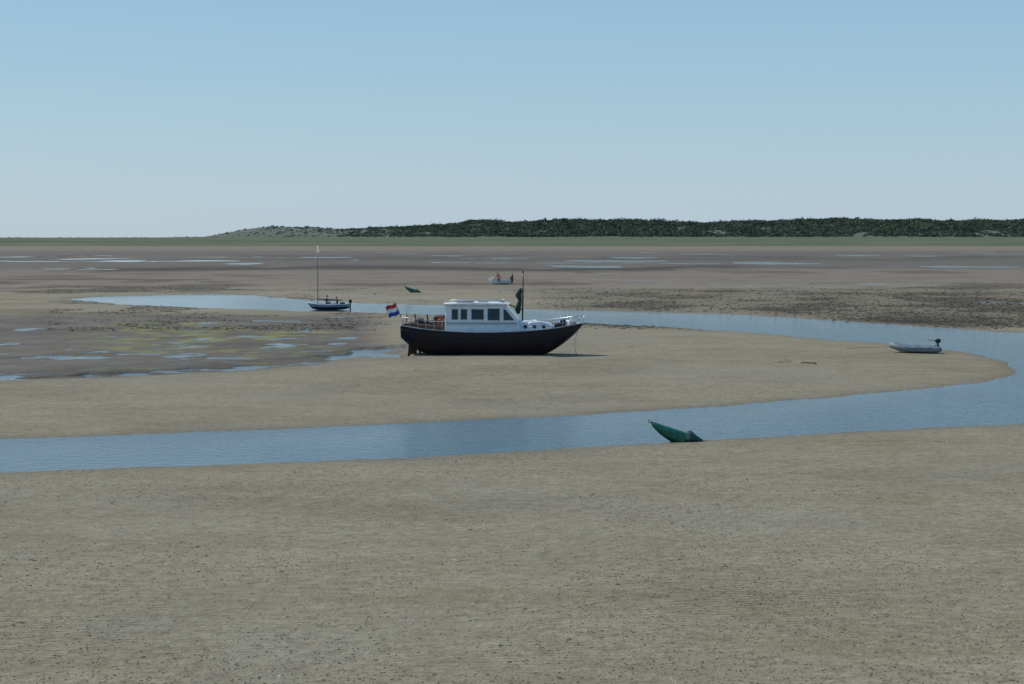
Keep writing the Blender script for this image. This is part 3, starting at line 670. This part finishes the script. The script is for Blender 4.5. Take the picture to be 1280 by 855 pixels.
ax,ay=G(1113,437)
mooring=[(mx,my,0.12),((mx*2+ax)/3,(my*2+ay)/3+0.3,0.15),((mx+2*ax)/3,(my+2*ay)/3,0.16),(ix_-1.40,iy_+0.15,0.48)]
tube('mooring_rope',mooring,0.014,M['rope'],None)
# ------------------------------------------------------------ green channel buoys
def buoy(loc,rotz,s=1.0):
    R=empty('channel_buoy',loc,(0,0,rotz),s)
    def ring(c,ax,r,n=10,ph=0.0,fy=1.0):
        ax=Vector(ax).normalized();a=ax.cross(Vector((0,1,0))).normalized();b_=Vector((0,1,0))
        return [Vector(c)+a*math.cos(2*math.pi*k/n+ph)*r+b_*math.sin(2*math.pi*k/n+ph)*r*fy for k in range(n)]
    secs=[((-1.0,0,0.69),0.015),((-0.9,0,0.60),0.09),((-0.62,0,0.42),0.17),((-0.3,0,0.26),0.23),((0.02,0,0.13),0.26),((0.2,0,0.05),0.26)]
    V=[];Fc=[];n=10
    for c_,r in secs: V+=ring(c_,(1,0,-0.5),r,n)
    for i in range(len(secs)-1):
        for k in range(n): Fc.append((i*n+k,i*n+(k+1)%n,(i+1)*n+(k+1)%n,(i+1)*n+k))
    Fc.append(tuple(range(n)));Fc.append(tuple((len(secs)-1)*n+k for k in range(n)))
    fixn(mesh_obj('cone_body',V,Fc,M['green'],R))
    secs=[((0.10,0,0.02),0.10),((0.26,0,0.12),0.26),((0.36,0,0.12),0.29),((0.62,0,0.06),0.15),((0.82,0,0.03),0.05)]
    V=[];Fc=[]
    for c_,r in secs: V+=ring(c_,(1,0,-0.12),r,8)
    for i in range(len(secs)-1):
        for k in range(8): Fc.append((i*8+k,i*8+(k+1)%8,(i+1)*8+(k+1)%8,(i+1)*8+k))
    Fc.append(tuple(range(8)));Fc.append(tuple((len(secs)-1)*8+k for k in range(8)))
    fixn(mesh_obj('tail_skirt',V,Fc,M['greend'],R))
    tube('lifting_eye',[(-1.0+0.05*math.cos(a)-0.04,0,0.70+0.05*math.sin(a)) for a in np.linspace(0,2*math.pi,13)],0.012,M['rust'],R)
    tube('mooring_chain',[(0.8,0,0.03),(1.0,0.1,0.0),(1.2,0.15,-0.05)],0.02,M['rust'],R)
    return R
qx,qy=G(849,552);buoy((qx,qy,0.0),math.radians(-4))
qx,qy=G(517,367);buoy((qx,qy,0.14),math.radians(3),1.18)
# ------------------------------------------------------------ light, sky
EL=math.radians(50);AZ=math.radians(-68)
S=Vector((math.sin(AZ)*math.cos(EL),math.cos(AZ)*math.cos(EL),math.sin(EL)))
sl=bpy.data.lights.new('sun','SUN');sl.energy=3.5;sl.angle=math.radians(0.5);sl.color=(1.0,0.95,0.87)
so=bpy.data.objects.new('sun',sl);link(so);so.rotation_euler=S.to_track_quat('Z','Y').to_euler();so.location=(0,0,60)
w=bpy.data.worlds.new('World');scene.world=w;w.use_nodes=True;nt=w.node_tree
bg=nt.nodes['Background'];sk=nt.nodes.new('ShaderNodeTexSky');sk.sky_type='NISHITA';sk.sun_disc=False
sk.sun_elevation=EL;sk.sun_rotation=AZ%(2*math.pi);sk.air_density=1.0;sk.dust_density=0.6;sk.ozone_density=1.5;sk.altitude=0
tc=nt.nodes.new('ShaderNodeTexCoord');sp=nt.nodes.new('ShaderNodeSeparateXYZ');nt.links.new(tc.outputs['Generated'],sp.inputs[0])
r=nt.nodes.new('ShaderNodeValToRGB');cr=r.color_ramp
stops=[(0.0,(4.6,5.9,7.1)),(0.03,(4.3,5.85,7.05)),(0.075,(3.8,5.65,7.0)),(0.15,(3.05,5.2,6.9)),(0.4,(1.5,3.6,6.2)),(1.0,(0.8,2.2,4.6))]
cr.elements[0].position=stops[0][0];cr.elements[1].position=1.0
for p_,c_ in stops[1:-1]: cr.elements.new(p_)
for e,(p_,c_) in zip(cr.elements,stops): e.position=p_;e.color=tuple(k/10 for k in c_)+(1,)
nt.links.new(sp.outputs[2],r.inputs['Fac'])
sc10=mixc(nt,1.0,r.outputs['Color'],(10.0,10.0,10.0),'MULTIPLY')
fin=mixc(nt,0.82,sk.outputs[0],sc10)
nt.links.new(fin,bg.inputs['Color']);bg.inputs['Strength'].default_value=0.10
# ------------------------------------------------------------ camera
cd=bpy.data.cameras.new('camera');cd.sensor_width=36;cd.lens=36*F/1280;cd.shift_y=-(427.5-V0)/1280;cd.clip_end=60000;cd.clip_start=0.5
cam=bpy.data.objects.new('camera',cd);link(cam);cam.location=(0,0,CAMH);cam.rotation_euler=(math.pi/2,0,0);scene.camera=cam
scene.view_settings.view_transform='Standard';scene.view_settings.look='None';scene.view_settings.exposure=0
